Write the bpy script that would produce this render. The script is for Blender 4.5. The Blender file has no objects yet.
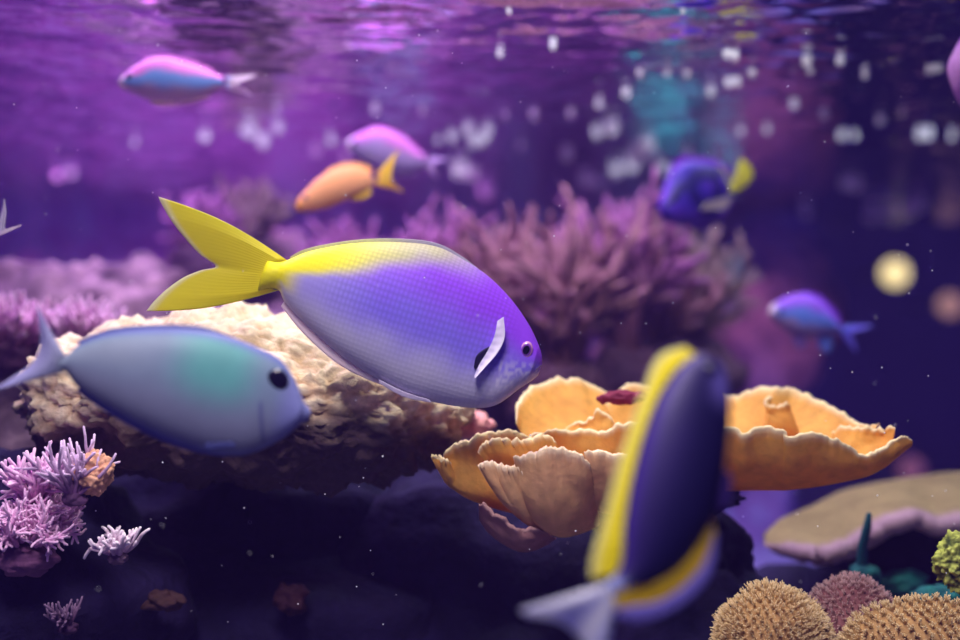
import bpy, math, random
import numpy as np
from mathutils import Vector, Matrix, noise

sc = bpy.context.scene
COL = sc.collection
F = 960 * 49.46 / 36.0          # focal length in pixels
CAMZ = 0.60
# ------------------------------------------------------------------ camera, world, lights, exposure
cam_d = bpy.data.cameras.new('camera'); cam = bpy.data.objects.new('camera', cam_d); COL.objects.link(cam)
cam.location = (0, 0, CAMZ); cam.rotation_euler = (math.pi/2, 0, 0)
cam_d.lens = 49.46; cam_d.sensor_width = 36.0; cam_d.sensor_fit = 'HORIZONTAL'
cam_d.clip_start = 0.02
cam_d.dof.use_dof = True; cam_d.dof.focus_distance = 0.90; cam_d.dof.aperture_fstop = 2.5
sc.camera = cam

world = bpy.data.worlds.new('world'); sc.world = world; world.use_nodes = True
world.node_tree.nodes['Background'].inputs[0].default_value = (0.030, 0.015, 0.32, 1)
world.node_tree.nodes['Background'].inputs[1].default_value = 0.46

def area(name, loc, target, size, power, color):
    l = bpy.data.lights.new(name, 'AREA'); l.shape = 'DISK'; l.size = size; l.energy = power; l.color = color
    o = bpy.data.objects.new(name, l); COL.objects.link(o); o.location = loc
    o.rotation_euler = (Vector(target) - Vector(loc)).to_track_quat('-Z', 'Y').to_euler()
    return o
def spot(name, loc, target, power, color, angle, blend=0.6, size=0.03):
    l = bpy.data.lights.new(name, 'SPOT'); l.energy = power; l.color = color; l.spot_size = math.radians(angle)
    l.spot_blend = blend; l.shadow_soft_size = size
    o = bpy.data.objects.new(name, l); COL.objects.link(o); o.location = loc
    o.rotation_euler = (Vector(target) - Vector(loc)).to_track_quat('-Z', 'Y').to_euler()
    return o
def bar(name, loc, sx, sy, power, color):
    l = bpy.data.lights.new(name, 'AREA'); l.shape = 'RECTANGLE'; l.size = sx; l.size_y = sy; l.energy = power; l.color = color
    o = bpy.data.objects.new(name, l); COL.objects.link(o); o.location = loc
    return o
area('tank_lamp_white', (-0.02, 0.98, 1.45), (-0.02, 0.98, 0.5), 0.36, 9.5, (1.0, 0.95, 0.88))
area('fill_lamp_front', (-0.12, 0.30, 1.22), (0.0, 0.88, 0.50), 0.30, 10.5, (1.0, 0.88, 0.98))  # added fill light near the camera, not a known tank fixture
area('tank_lamp_purple', (-0.52, 1.45, 1.50), (-0.52, 1.55, 0.6), 0.35, 10.0, (0.62, 0.30, 1.0))
area('tank_lamp_magenta', (0.05, 1.65, 1.45), (0.05, 1.65, 0.5), 0.30, 1.2, (0.95, 0.40, 0.95))
area('tank_lamp_back', (-0.6, 2.55, 1.45), (-0.75, 3.2, 0.4), 0.40, 46.0, (0.74, 0.19, 0.92))
for y_, w_, e_ in ((1.25, 1.3, 2.6), (1.55, 1.6, 3.6), (1.90, 2.2, 6.0), (2.30, 2.6, 7.5)): bar('fill_bar', (0.12, y_, 0.98), w_, 0.05, e_, (0.84, 0.87, 1.0))  # unseen light bars added to brighten the surface glints
spot('tank_spot_blue', (0.64, 2.75, 1.25), (0.68, 3.30, 0.03), 130.0, (0.26, 0.25, 1.0), 27)
spot('fill_spot_mauve', (0.72, 2.70, 1.22), (0.74, 3.36, 0.60), 30.0, (0.88, 0.45, 0.92), 28)  # extra spot added to brighten the mauve outcrop
for k in range(3): spot('fill_spot_cyan', (0.42+.08*k, 2.95, 1.20), (0.46+.08*k, 3.42, 0.59), 60.0, (0.10, 0.85, 1.0), 8)  # added side by side so the surface mirrors a wide cyan patch
spot('fill_spot_teal', (-0.22, 2.95, 1.10), (-0.24, 3.42, 0.36), 40.0, (0.10, 0.85, 0.9), 16)  # added for a second teal patch in the surface reflection

sc.view_settings.view_transform = 'Standard'; sc.view_settings.look = 'None'
sc.view_settings.exposure = 0.0; sc.view_settings.gamma = 1.0; sc.view_settings.use_curve_mapping = False
sc.cycles.use_denoising = True
sc.cycles.caustics_reflective = False; sc.cycles.caustics_refractive = False
sc.cycles.sample_clamp_indirect = 4.0
sc.cycles.max_bounces = 6

# ------------------------------------------------------------------ helpers
def P(px, py, d):
    """a point of the place that lies at distance d in front of the glass"""
    return Vector(((px-480)*d/F, d, CAMZ-(py-320)*d/F))

class MB:
    def __init__(s): s.v=[]; s.f=[]; s.c=[]
    def build(s, name, mat, parent=None, smooth=True):
        me = bpy.data.meshes.new(name)
        me.from_pydata([tuple(p) for p in s.v], [], s.f)
        if s.c:
            a = me.color_attributes.new('Col', 'FLOAT_COLOR', 'POINT')
            arr = np.ones((len(s.v), 4), np.float32); arr[:, :3] = np.array(s.c, np.float32)[:, :3]
            a.data.foreach_set('color', arr.ravel())
        if smooth: me.polygons.foreach_set('use_smooth', [True]*len(me.polygons))
        me.materials.append(mat); me.update()
        o = bpy.data.objects.new(name, me); COL.objects.link(o)
        if parent is not None: o.parent = parent
        return o
    def grid(s, pts, cols=None, closed_u=False):
        """pts[i][j]; adds a quad grid"""
        b = len(s.v); n = len(pts); m = len(pts[0])
        for i in range(n):
            for j in range(m):
                s.v.append(pts[i][j])
                if cols is not None: s.c.append(cols[i][j])
        for i in range(n-1):
            for j in range(m if closed_u else m-1):
                k = (j+1) % m
                s.f.append((b+i*m+j, b+i*m+k, b+(i+1)*m+k, b+(i+1)*m+j))
        return b
    def tube(s, pts, rads, cols, sides=6, cap=True):
        b = len(s.v); n = len(pts)
        for i, p in enumerate(pts):
            t = (pts[min(i+1, n-1)] - pts[max(i-1, 0)]).normalized()
            a = t.orthogonal().normalized() if i == 0 else (a - t*a.dot(t)).normalized()
            c = t.cross(a)
            for k in range(sides):
                g = 2*math.pi*k/sides
                s.v.append(p + (a*math.cos(g)+c*math.sin(g))*rads[i]); s.c.append(cols[i])
        for i in range(n-1):
            for k in range(sides):
                k2 = (k+1) % sides
                s.f.append((b+i*sides+k, b+i*sides+k2, b+(i+1)*sides+k2, b+(i+1)*sides+k))
        if cap:
            t = (pts[-1]-pts[-2]).normalized()
            s.v.append(pts[-1]+t*rads[-1]*0.8); s.c.append(cols[-1]); e = len(s.v)-1
            for k in range(sides): s.f.append((b+(n-1)*sides+k, b+(n-1)*sides+(k+1) % sides, e))

def tag(o, label=None, cat=None, group=None, kind=None):
    if label: o['label'] = label
    if cat: o['category'] = cat
    if group: o['group'] = group
    if kind: o['kind'] = kind
    return o
def empty(name, loc):
    o = bpy.data.objects.new(name, None); o.empty_display_size = 0.02; COL.objects.link(o); o.location = loc
    return o
def lerp(a, b, t): return a + (b-a)*t
def mix3(a, b, t): return tuple(a[i]+(b[i]-a[i])*t for i in range(3))
def sstep(a, b, x):
    t = min(1, max(0, (x-a)/(b-a))); return t*t*(3-2*t)
def resample(pts, n):
    """catmull-rom through the points, n samples of even length"""
    pts = [Vector(p) for p in pts]
    dense = []
    for i in range(len(pts)-1):
        p0 = pts[max(i-1, 0)]; p1 = pts[i]; p2 = pts[i+1]; p3 = pts[min(i+2, len(pts)-1)]
        for k in range(12):
            t = k/12
            dense.append(0.5*((2*p1)+(p2-p0)*t+(2*p0-5*p1+4*p2-p3)*t*t+(3*p1-p0-3*p2+p3)*t*t*t))
    dense.append(pts[-1])
    L = [0]
    for a, b in zip(dense, dense[1:]): L.append(L[-1]+(b-a).length)
    out = []; j = 0
    for i in range(n):
        s = L[-1]*i/(n-1)
        while j < len(L)-2 and L[j+1] < s: j += 1
        u = (s-L[j])/max(1e-9, L[j+1]-L[j]); out.append(dense[j].lerp(dense[j+1], min(1, max(0, u))))
    return out

# ------------------------------------------------------------------ materials
def new_mat(name):
    m = bpy.data.materials.new(name); m.use_nodes = True
    nt = m.node_tree; return m, nt, nt.nodes['Principled BSDF']
def N(nt, kind, **kw):
    n = nt.nodes.new(kind)
    for k, v in kw.items():
        if hasattr(n, k): setattr(n, k, v)
        else: n.inputs[k].default_value = v
    return n
def vmat(name, rough=0.6, spec=0.3, bump=None, speckle=None, sss=0.0, transl=0.0, alpha=1.0):
    """takes its own pigment pattern from the mesh, roughened by procedural noise"""
    m, nt, b = new_mat(name); L = nt.links
    at = N(nt, 'ShaderNodeAttribute', attribute_name='Col')
    col = at.outputs['Color']
    tc = N(nt, 'ShaderNodeTexCoord')
    if speckle:
        nz = N(nt, 'ShaderNodeTexNoise', Scale=speckle[0], Detail=4.0); L.new(tc.outputs['Object'], nz.inputs['Vector'])
        mr = N(nt, 'ShaderNodeMapRange'); mr.inputs[1].default_value = 0.3; mr.inputs[2].default_value = 0.7
        mr.inputs[3].default_value = 1-speckle[1]; mr.inputs[4].default_value = 1+speckle[1]*0.6
        L.new(nz.outputs['Fac'], mr.inputs[0])
        mx = N(nt, 'ShaderNodeVectorMath', operation='SCALE'); L.new(col, mx.inputs[0]); L.new(mr.outputs[0], mx.inputs['Scale'])
        col = mx.outputs[0]
    L.new(col, b.inputs['Base Color'])
    b.inputs['Roughness'].default_value = rough; b.inputs['Specular IOR Level'].default_value = spec
    if sss: b.inputs['Subsurface Weight'].default_value = sss; b.inputs['Subsurface Radius'].default_value = (0.01, 0.006, 0.006); b.inputs['Subsurface Scale'].default_value = 0.5
    if bump:
        nz = N(nt, 'ShaderNodeTexNoise', Scale=bump[0], Detail=3.0); L.new(tc.outputs['Object'], nz.inputs['Vector'])
        bp = N(nt, 'ShaderNodeBump', Strength=bump[1], Distance=bump[2]); L.new(nz.outputs['Fac'], bp.inputs['Height']); L.new(bp.outputs[0], b.inputs['Normal'])
    out = nt.nodes['Material Output']
    if transl:
        tr = N(nt, 'ShaderNodeBsdfTranslucent'); L.new(col, tr.inputs['Color'])
        ms = N(nt, 'ShaderNodeMixShader', Fac=transl); L.new(b.outputs[0], ms.inputs[1]); L.new(tr.outputs[0], ms.inputs[2])
        L.new(ms.outputs[0], out.inputs['Surface'])
    return m
def scale_mat(name, size, amount, rough=0.5):
    """fish skin with rows of scales: each scale a little paler in its middle"""
    m, nt, b = new_mat(name); L = nt.links
    at = N(nt, 'ShaderNodeAttribute', attribute_name='Col')
    uv = N(nt, 'ShaderNodeAttribute', attribute_name='scale_uv')
    vo = N(nt, 'ShaderNodeTexVoronoi', feature='F1', Scale=1.0, Randomness=0.12); vo.voronoi_dimensions = '2D'
    vm = N(nt, 'ShaderNodeVectorMath', operation='SCALE'); vm.inputs['Scale'].default_value = 1/size
    L.new(uv.outputs['Vector'], vm.inputs[0]); L.new(vm.outputs[0], vo.inputs['Vector'])
    mr = N(nt, 'ShaderNodeMapRange'); mr.inputs[1].default_value = 0.1; mr.inputs[2].default_value = 0.62
    mr.inputs[3].default_value = 1+amount; mr.inputs[4].default_value = 1-amount
    L.new(vo.outputs['Distance'], mr.inputs[0])
    sx = N(nt, 'ShaderNodeSeparateXYZ'); L.new(uv.outputs['Vector'], sx.inputs[0])   # z of it = where scales show
    mm = N(nt, 'ShaderNodeMix'); mm.data_type = 'FLOAT'; mm.inputs[2].default_value = 1.0
    L.new(sx.outputs['Z'], mm.inputs[0]); L.new(mr.outputs[0], mm.inputs[3])
    mx = N(nt, 'ShaderNodeVectorMath', operation='SCALE'); L.new(at.outputs['Color'], mx.inputs[0]); L.new(mm.outputs[0], mx.inputs['Scale'])
    L.new(mx.outputs[0], b.inputs['Base Color'])
    b.inputs['Roughness'].default_value = rough; b.inputs['Specular IOR Level'].default_value = 0.22
    bp = N(nt, 'ShaderNodeBump', Strength=0.25, Distance=0.0006); bp.invert = True
    L.new(vo.outputs['Distance'], bp.inputs['Height']); L.new(bp.outputs[0], b.inputs['Normal'])
    return m
def plain(name, col, rough=0.5, emit=None, estr=0):
    m, nt, b = new_mat(name); b.inputs['Base Color'].default_value = (*col, 1); b.inputs['Roughness'].default_value = rough
    if emit: b.inputs['Emission Color'].default_value = (*emit, 1); b.inputs['Emission Strength'].default_value = estr
    return m

M_CORAL = vmat('coral_skin', 0.75, 0.2, bump=(420, 0.5, 0.0012), speckle=(160, 0.22))
M_BRANCH = vmat('branch_skin', 0.7, 0.2, bump=(500, 0.5, 0.001), speckle=(200, 0.15))
M_PLATE = vmat('plate_coral_skin', 0.7, 0.25, bump=(230, 0.45, 0.0016), speckle=(95, 0.16), transl=0.16)
M_ROCK = vmat('reef_rock', 0.85, 0.15, bump=(120, 0.8, 0.004), speckle=(45, 0.4))
M_FUZZ = vmat('polyp_skin', 0.6, 0.3, transl=0.25)
M_FIN = vmat('fin_skin', 0.5, 0.3, transl=0.30)
M_EYE = vmat('eye_gloss', 0.12, 0.6)
M_SKIN = vmat('fish_skin', 0.5, 0.25, speckle=(70, 0.06))
M_SCALE = scale_mat('fish_scales', 0.0032, 0.13)
M_SCALE_S = scale_mat('fish_scales_small', 0.0036, 0.10)

# ------------------------------------------------------------------ the setting
SURF = CAMZ + 0.27
def water_surface():
    rng = np.random.default_rng(4)
    nx, ny = 640, 620
    xs = np.linspace(-1.75, 1.75, nx); ys = np.linspace(0.25, 3.62, ny)
    X, Y = np.meshgrid(xs, ys, indexing='ij'); Z = np.zeros_like(X)
    for i in range(64):
        lam = 0.022 * (8 ** rng.random()**1.4); k = 2*math.pi/lam
        th = math.pi/2 + rng.normal(0, 0.95)
        slope = 0.017 if lam < 0.06 else 0.0125
        Z += slope/k*np.sin(k*(X*math.cos(th)+Y*math.sin(th)) + rng.random()*6.28)
    Z *= 0.75 + 0.45*np.sin(X*3.1+1.0)*np.sin(Y*2.3)
    mb = MB()
    mb.v = np.stack([X.ravel(), Y.ravel(), (SURF+Z).ravel()], 1).tolist()
    for i in range(nx-1):
        for j in range(ny-1): mb.f.append((i*ny+j, (i+1)*ny+j, (i+1)*ny+j+1, i*ny+j+1))
    m = bpy.data.materials.new('water_surface'); m.use_nodes = True; nt = m.node_tree; nt.nodes.clear(); L = nt.links
    out = N(nt, 'ShaderNodeOutputMaterial'); g = N(nt, 'ShaderNodeBsdfGlossy', Roughness=0.03, Color=(0.92, 0.92, 1.0, 1)); t = N(nt, 'ShaderNodeBsdfTransparent')
    fr = N(nt, 'ShaderNodeFresnel', IOR=1.33); mx = N(nt, 'ShaderNodeMixShader')
    tc = N(nt, 'ShaderNodeTexCoord'); mp = N(nt, 'ShaderNodeMapping'); mp.inputs['Scale'].default_value = (22, 60, 1)
    nz = N(nt, 'ShaderNodeTexNoise', Scale=1.0, Detail=2.0); bp = N(nt, 'ShaderNodeBump', Strength=0.5, Distance=0.0012)
    L.new(tc.outputs['Object'], mp.inputs[0]); L.new(mp.outputs[0], nz.inputs['Vector']); L.new(nz.outputs['Fac'], bp.inputs['Height'])
    L.new(bp.outputs[0], g.inputs['Normal'])
    L.new(fr.outputs[0], mx.inputs[0]); L.new(t.outputs[0], mx.inputs[1]); L.new(g.outputs[0], mx.inputs[2]); L.new(mx.outputs[0], out.inputs[0])
    o = mb.build('ceiling', m); tag(o, 'rippled mirror-like underside of the water surface', 'water surface', kind='structure')
water_surface()

def wall_material():
    m, nt, b = new_mat('tank_back'); L = nt.links
    tc = N(nt, 'ShaderNodeTexCoord'); nz = N(nt, 'ShaderNodeTexNoise', Scale=6.5, Detail=6.0, Roughness=0.65); L.new(tc.outputs['Object'], nz.inputs['Vector'])
    cr = N(nt, 'ShaderNodeValToRGB'); e = cr.color_ramp.elements
    e[0].position = 0.36; e[0].color = (0.05, 0.03, 0.08, 1); e[1].position = 0.68; e[1].color = (0.75, 0.45, 0.55, 1)
    k = e.new(0.5); k.color = (0.30, 0.18, 0.30, 1); k = e.new(0.60); k.color = (0.28, 0.42, 0.45, 1)
    L.new(nz.outputs['Fac'], cr.inputs[0]); L.new(cr.outputs[0], b.inputs['Base Color']); b.inputs['Roughness'].default_value = 0.9
    bp = N(nt, 'ShaderNodeBump', Strength=0.7, Distance=0.03); L.new(nz.outputs['Fac'], bp.inputs['Height']); L.new(bp.outputs[0], b.inputs['Normal'])
    return m
mb = MB()
pts = []
for i in range(90):
    row = []
    for j in range(40):
        x = -2.6+3.42*i/89; z = -0.02+1.6*j/39
        row.append(Vector((x, 3.45+0.06*noise.noise(Vector((x*2.3, z*2.3, 4))), z)))
    pts.append(row)
mb.grid(pts); tag(mb.build('wall_back', wall_material()), 'deep blue and purple rocky back wall of the tank', 'wall', kind='structure')

mb = MB()
g0 = [Vector((0.80, 3.44, -0.02)), Vector((2.6, 3.44, -0.02)), Vector((2.6, 3.44, 1.6)), Vector((0.80, 3.44, 1.6))]
mb.v = g0 + [p+Vector((0, .012, 0)) for p in g0]; mb.f = [(0,1,2,3),(7,6,5,4),(0,4,5,1),(1,5,6,2),(2,6,7,3),(3,7,4,0)]
gm = bpy.data.materials.new('pane'); gm.use_nodes = True; nt = gm.node_tree; nt.nodes.clear()
out = N(nt, 'ShaderNodeOutputMaterial'); a_ = N(nt, 'ShaderNodeBsdfTransparent', Color=(0.85, 0.88, 1, 1)); b_ = N(nt, 'ShaderNodeBsdfGlossy', Roughness=0.02); c_ = N(nt, 'ShaderNodeMixShader', Fac=0.03)
nt.links.new(a_.outputs[0], c_.inputs[1]); nt.links.new(b_.outputs[0], c_.inputs[2]); nt.links.new(c_.outputs[0], out.inputs[0])
tag(mb.build('window_1', gm, smooth=False), 'clear glass pane at the right of the tank back', 'window', kind='structure')
mb = MB(); mb.grid([[Vector((x, 7.0, z)) for z in (-1.0, 3.0)] for x in (-0.5, 6.0)])
mb.grid([[Vector((0.82, y, z)) for z in (-1.0, 3.0)] for y in (3.5, 7.0)])
mb.grid([[Vector((x, y, -1.0)) for y in (3.5, 7.0)] for x in (-0.5, 6.0)])
tag(mb.build('wall_room', plain('dark_room', (0.06, 0.035, 0.16), 0.9)), 'dark room wall beyond the glass', 'wall', kind='structure')

def floor_material():
    m, nt, b = new_mat('tank_floor'); L = nt.links
    tc = N(nt, 'ShaderNodeTexCoord'); nz = N(nt, 'ShaderNodeTexNoise', Scale=30, Detail=6.0); L.new(tc.outputs['Object'], nz.inputs['Vector'])
    cr = N(nt, 'ShaderNodeValToRGB'); e = cr.color_ramp.elements
    e[0].color = (0.10, 0.10, 0.13, 1); e[1].color = (0.30, 0.29, 0.33, 1)
    L.new(nz.outputs['Fac'], cr.inputs[0]); L.new(cr.outputs[0], b.inputs['Base Color']); b.inputs['Roughness'].default_value = 0.9
    return m
mb = MB()
mb.grid([[Vector((-2.6+5.2*i/60, 0.2+3.4*j/40, 0.012*noise.noise(Vector((i*.4, j*.4, 0))))) for j in range(41)] for i in range(61)])
tag(mb.build('floor', floor_material()), 'dark gravel floor of the tank', 'floor', kind='structure')

# the water itself: thin blue violet haze filling the tank
mb = MB(); x0, x1, y0, y1, z0, z1 = -2.6, 2.6, 0.28, 3.43, 0.0, 0.845
mb.v = [Vector((x, y, z)) for z in (z0, z1) for y in (y0, y1) for x in (x0, x1)]
mb.f = [(0,2,3,1),(4,5,7,6),(0,1,5,4),(2,6,7,3),(0,4,6,2),(1,3,7,5)]
wm = bpy.data.materials.new('water_haze'); wm.use_nodes = True; nt = wm.node_tree; nt.nodes.clear()
out = N(nt, 'ShaderNodeOutputMaterial'); vs_ = N(nt, 'ShaderNodeVolumeScatter', Density=0.045); vs_.inputs['Color'].default_value = (0.30, 0.16, 1.0, 1)
nt.links.new(vs_.outputs[0], out.inputs['Volume'])
hz = mb.build('water_haze', wm, smooth=False); tag(hz, 'thin blue violet haze of the water filling the whole tank', 'water', kind='stuff')

# ------------------------------------------------------------------ rocks and boulders
def ico(sub):
    import bmesh
    bm = bmesh.new(); bmesh.ops.create_icosphere(bm, subdivisions=sub, radius=1)
    bm.verts.ensure_lookup_table()
    v = [p.co.copy() for p in bm.verts]; f = [tuple(q.index for q in p.verts) for p in bm.faces]; bm.free()
    return v, f
ICO = {k: ico(k) for k in (2, 3, 4, 5, 6)}
def knob(p, s):
    d, _ = noise.voronoi(p*s)
    return max(0, 1-d[0]*1.25)
def rock(name, c, r, col, sub=5, seed=0, big=0.25, bigs=3.0, knobs=0.0, ks=60, shape=None, mat=None, parent=None, label=None, cat='rock', flat_top=0, group=None, lumps=0, ls=12):
    mb = MB(); v, f = ICO[sub]; mb.f = list(f); off = Vector((seed*7.3, seed*3.1, seed*1.7))
    r = Vector(r); c = Vector(c)
    for d in v:
        q = Vector((d.x*r.x, d.y*r.y, d.z*r.z))
        n = noise.fractal(d*bigs*0.5+off, 1.0, 2.0, 4)
        q *= 1 + big*n
        if shape: q = shape(q, d)
        nn = Vector((d.x/r.x, d.y/r.y, d.z/r.z)).normalized()
        k = 0
        if lumps: q += nn*lumps*(knob(q+off, ls)-0.4)
        if knobs:
            k = knob(q+off, ks); q += nn*knobs*(k + 0.5*noise.noise((q+off)*ks*2.2))
        mb.v.append(q); mb.c.append(col(q, d, n, k))
    o = mb.build(name, mat or M_ROCK, parent)
    o.location = c
    if label: tag(o, label, cat, group)
    return o

dark = lambda q, d, n, k: mix3((0.004, 0.003, 0.026), (0.014, 0.009, 0.045), 0.5+n)  # navy tint in the rock colour imitates blue water haze
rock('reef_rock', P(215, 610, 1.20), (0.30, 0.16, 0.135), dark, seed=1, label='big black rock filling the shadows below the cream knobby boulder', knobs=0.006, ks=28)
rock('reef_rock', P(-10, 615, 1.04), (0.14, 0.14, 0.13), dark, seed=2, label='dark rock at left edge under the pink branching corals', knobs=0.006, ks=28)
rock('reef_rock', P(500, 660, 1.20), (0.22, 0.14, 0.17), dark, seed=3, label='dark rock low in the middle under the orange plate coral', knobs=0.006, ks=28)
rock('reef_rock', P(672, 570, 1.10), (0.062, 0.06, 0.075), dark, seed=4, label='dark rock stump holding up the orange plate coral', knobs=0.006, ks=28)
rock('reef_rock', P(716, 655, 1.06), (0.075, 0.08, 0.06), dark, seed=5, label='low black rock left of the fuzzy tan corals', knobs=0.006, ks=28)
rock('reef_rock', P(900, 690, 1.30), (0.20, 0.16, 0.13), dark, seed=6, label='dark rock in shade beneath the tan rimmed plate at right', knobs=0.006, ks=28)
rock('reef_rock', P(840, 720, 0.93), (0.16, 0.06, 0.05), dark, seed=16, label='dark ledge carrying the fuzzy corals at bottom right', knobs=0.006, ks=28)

# cream knobby boulder: slanted top that falls away to the right
def boulder_shape(q, d):
    q = q.copy()
    # squared-off slab, thicker at left
    q.z += 0.030 if False else 0
    t = q.x/0.165
    q.z -= 0.018*max(0, t+0.2)**1.5 + 0.012*max(0, -t-0.5)
    return q
cream = lambda q, d, n, k: mix3(mix3((0.62, 0.42, 0.24), (0.90, 0.77, 0.54), min(1, k*1.5)), (0.075, 0.045, 0.05), sstep(0.08, -0.30, d.z+0.35*noise.noise(q*30)))  # brown rock underside darkened to imitate shade; crevices browner too
root = empty('boulder_coral', P(245, 392, 1.03))
tag(root, 'large cream knobby boulder coral under the big yellow-tailed fish', 'coral')
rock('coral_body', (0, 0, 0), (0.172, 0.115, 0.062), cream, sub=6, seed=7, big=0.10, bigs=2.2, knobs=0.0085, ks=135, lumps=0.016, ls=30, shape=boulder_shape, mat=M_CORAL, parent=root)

purp = lambda a, b: (lambda q, d, n, k: mix3(a, b, min(1, k*1.2+0.4*noise.noise(q*9))))
rock('reef_rock', P(50, 415, 1.32), (0.20, 0.12, 0.085), purp((0.16, 0.09, 0.15), (0.45, 0.28, 0.40)), seed=8, knobs=0.008, ks=40, label='purple rock behind the cream boulder carrying pink bushy corals')
rock('reef_rock', P(60, 420, 1.62), (0.30, 0.14, 0.185), purp((0.10, 0.045, 0.10), (0.40, 0.23, 0.34)), sub=6, seed=9, knobs=0.016, ks=40, lumps=0.02, ls=16, label='long purple rock ridge at far left below the water reflections')
rock('reef_rock', P(490, 520, 1.80), (0.30, 0.17, 0.24), purp((0.06, 0.03, 0.07), (0.18, 0.09, 0.14)), seed=10, knobs=0.01, ks=24, label='broad brown purple rock behind the big fish under the tall corals')
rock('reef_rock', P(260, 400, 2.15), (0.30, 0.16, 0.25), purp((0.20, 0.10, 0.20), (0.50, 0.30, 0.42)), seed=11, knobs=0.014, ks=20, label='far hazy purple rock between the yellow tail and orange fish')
rock('reef_rock', P(765, 315, 3.40), (0.18, 0.10, 0.24), purp((0.20, 0.09, 0.15), (0.40, 0.18, 0.26)), seed=12, big=.12, knobs=0.012, ks=18, label='mauve rock outcrop on the back wall behind the small blue fish at right')

# ------------------------------------------------------------------ branching corals
def bush(name, base, R, n, length, rad, cb, ct, seed, label, cat='coral', spread=1.2, sub=3, up=0.35, lump=None, group=None, twig=0.5, sides=6, lean=(0, 0, 0), trunk=0.0, rnd=0.25):
    """a colony: lump at the foot and a head of forking branches, paler at the tips"""
    rg = random.Random(seed)
    root = empty(name, base); tag(root, label, cat, group)
    br = MB(); lean = Vector(lean)
    def grow(p, d, ln, r, t0, lvl):
        k = 4; pts = [p.copy()]; q = p.copy(); dd = d.copy()
        for i in range(k-1):
            dd = (dd + Vector((rg.gauss(0, rnd), rg.gauss(0, rnd), rg.gauss(0, rnd)+0.12))*0.5).normalized()
            q = q + dd*ln/(k-1); pts.append(q.copy())
        t1 = t0 + (1-t0)*(0.55 if lvl else 1)
        br.tube(pts, [r*(1-0.30*i/(k-1)) for i in range(k)], [mix3(cb, ct, min(1, lerp(t0, t1, i/(k-1)))**1.5) for i in range(k)], sides)
        if lvl:
            for _ in range(sub):
                a = rg.randrange(1, k); e = (dd + Vector((rg.gauss(0, twig), rg.gauss(0, twig), rg.gauss(0, twig)))).normalized()
                grow(pts[a], e, ln*rg.uniform(0.5, 0.85), r*0.78, lerp(t0, t1, a/(k-1)), lvl-1)
    for i in range(n):
        a = rg.random()*6.283; s = math.sqrt(rg.random())*spread
        d = (Vector((math.cos(a)*math.sin(s), math.sin(a)*math.sin(s), math.cos(s)+up)) + lean).normalized()
        p = Vector((d.x*R*0.55, d.y*R*0.55, max(0, d.z)*R*0.3))
        grow(p, d, length*rg.uniform(0.75, 1.15), rad, 0.0, 2 if trunk else 1)
    br.build('branches', M_BRANCH, root)
    l = lump or (R*0.55, R*0.55, R*0.35)
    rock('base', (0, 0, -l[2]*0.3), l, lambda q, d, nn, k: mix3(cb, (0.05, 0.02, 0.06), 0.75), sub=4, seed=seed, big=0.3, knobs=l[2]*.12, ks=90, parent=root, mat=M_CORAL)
    return root
PK = ((0.55, 0.20, 0.45), (0.92, 0.58, 0.86)); DP = ((0.20, 0.08, 0.22), (0.74, 0.54, 0.78)); FT = ((0.08, 0.03, 0.09), (0.26, 0.16, 0.28))
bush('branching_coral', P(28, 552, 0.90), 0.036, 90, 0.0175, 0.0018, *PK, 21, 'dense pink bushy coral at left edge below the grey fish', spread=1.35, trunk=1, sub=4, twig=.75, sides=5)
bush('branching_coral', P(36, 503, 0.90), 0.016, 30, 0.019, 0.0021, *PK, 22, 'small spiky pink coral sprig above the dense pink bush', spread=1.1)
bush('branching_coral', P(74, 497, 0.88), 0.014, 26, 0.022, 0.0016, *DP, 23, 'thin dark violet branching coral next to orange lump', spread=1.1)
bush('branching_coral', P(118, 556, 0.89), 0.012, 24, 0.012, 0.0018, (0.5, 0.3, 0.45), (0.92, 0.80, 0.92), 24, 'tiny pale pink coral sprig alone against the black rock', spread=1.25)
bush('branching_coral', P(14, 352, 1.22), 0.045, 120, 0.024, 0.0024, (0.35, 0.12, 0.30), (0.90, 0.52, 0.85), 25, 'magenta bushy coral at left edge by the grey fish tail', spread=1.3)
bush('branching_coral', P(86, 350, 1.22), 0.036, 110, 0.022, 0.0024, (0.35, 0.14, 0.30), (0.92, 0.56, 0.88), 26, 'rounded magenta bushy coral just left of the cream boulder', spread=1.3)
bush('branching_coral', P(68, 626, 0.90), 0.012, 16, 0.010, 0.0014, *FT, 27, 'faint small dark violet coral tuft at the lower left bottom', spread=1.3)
rock('encrusting_coral', P(94, 474, 0.885), (0.012, 0.012, 0.013), lambda q, d, n, k: mix3((0.55, 0.26, 0.16), (0.80, 0.45, 0.30), k), sub=5, seed=28, knobs=0.0025, ks=260, mat=M_CORAL, label='round orange lump among the thin violet branches', cat='coral')
rock('encrusting_coral', P(163, 600, 0.96), (0.014, 0.010, 0.008), lambda q, d, n, k: (0.06, 0.026, 0.024), sub=4, seed=29, big=0.5, mat=M_CORAL, label='dim reddish crust on the black rock at lower left', cat='coral')
rock('encrusting_coral', P(292, 598, 1.02), (0.011, 0.010, 0.012), lambda q, d, n, k: (0.035, 0.008, 0.014), sub=4, seed=30, big=0.6, mat=M_CORAL, label='dark red patch on the black rock under the grey fish', cat='coral')
rock('encrusting_coral', P(466, 424, 1.06), (0.020, 0.02, 0.010), lambda q, d, n, k: mix3((0.75, 0.30, 0.32), (0.85, 0.45, 0.42), k), sub=4, seed=31, knobs=0.002, ks=150, mat=M_CORAL, label='salmon pink crust between cream boulder and orange plate coral', cat='coral')

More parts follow.
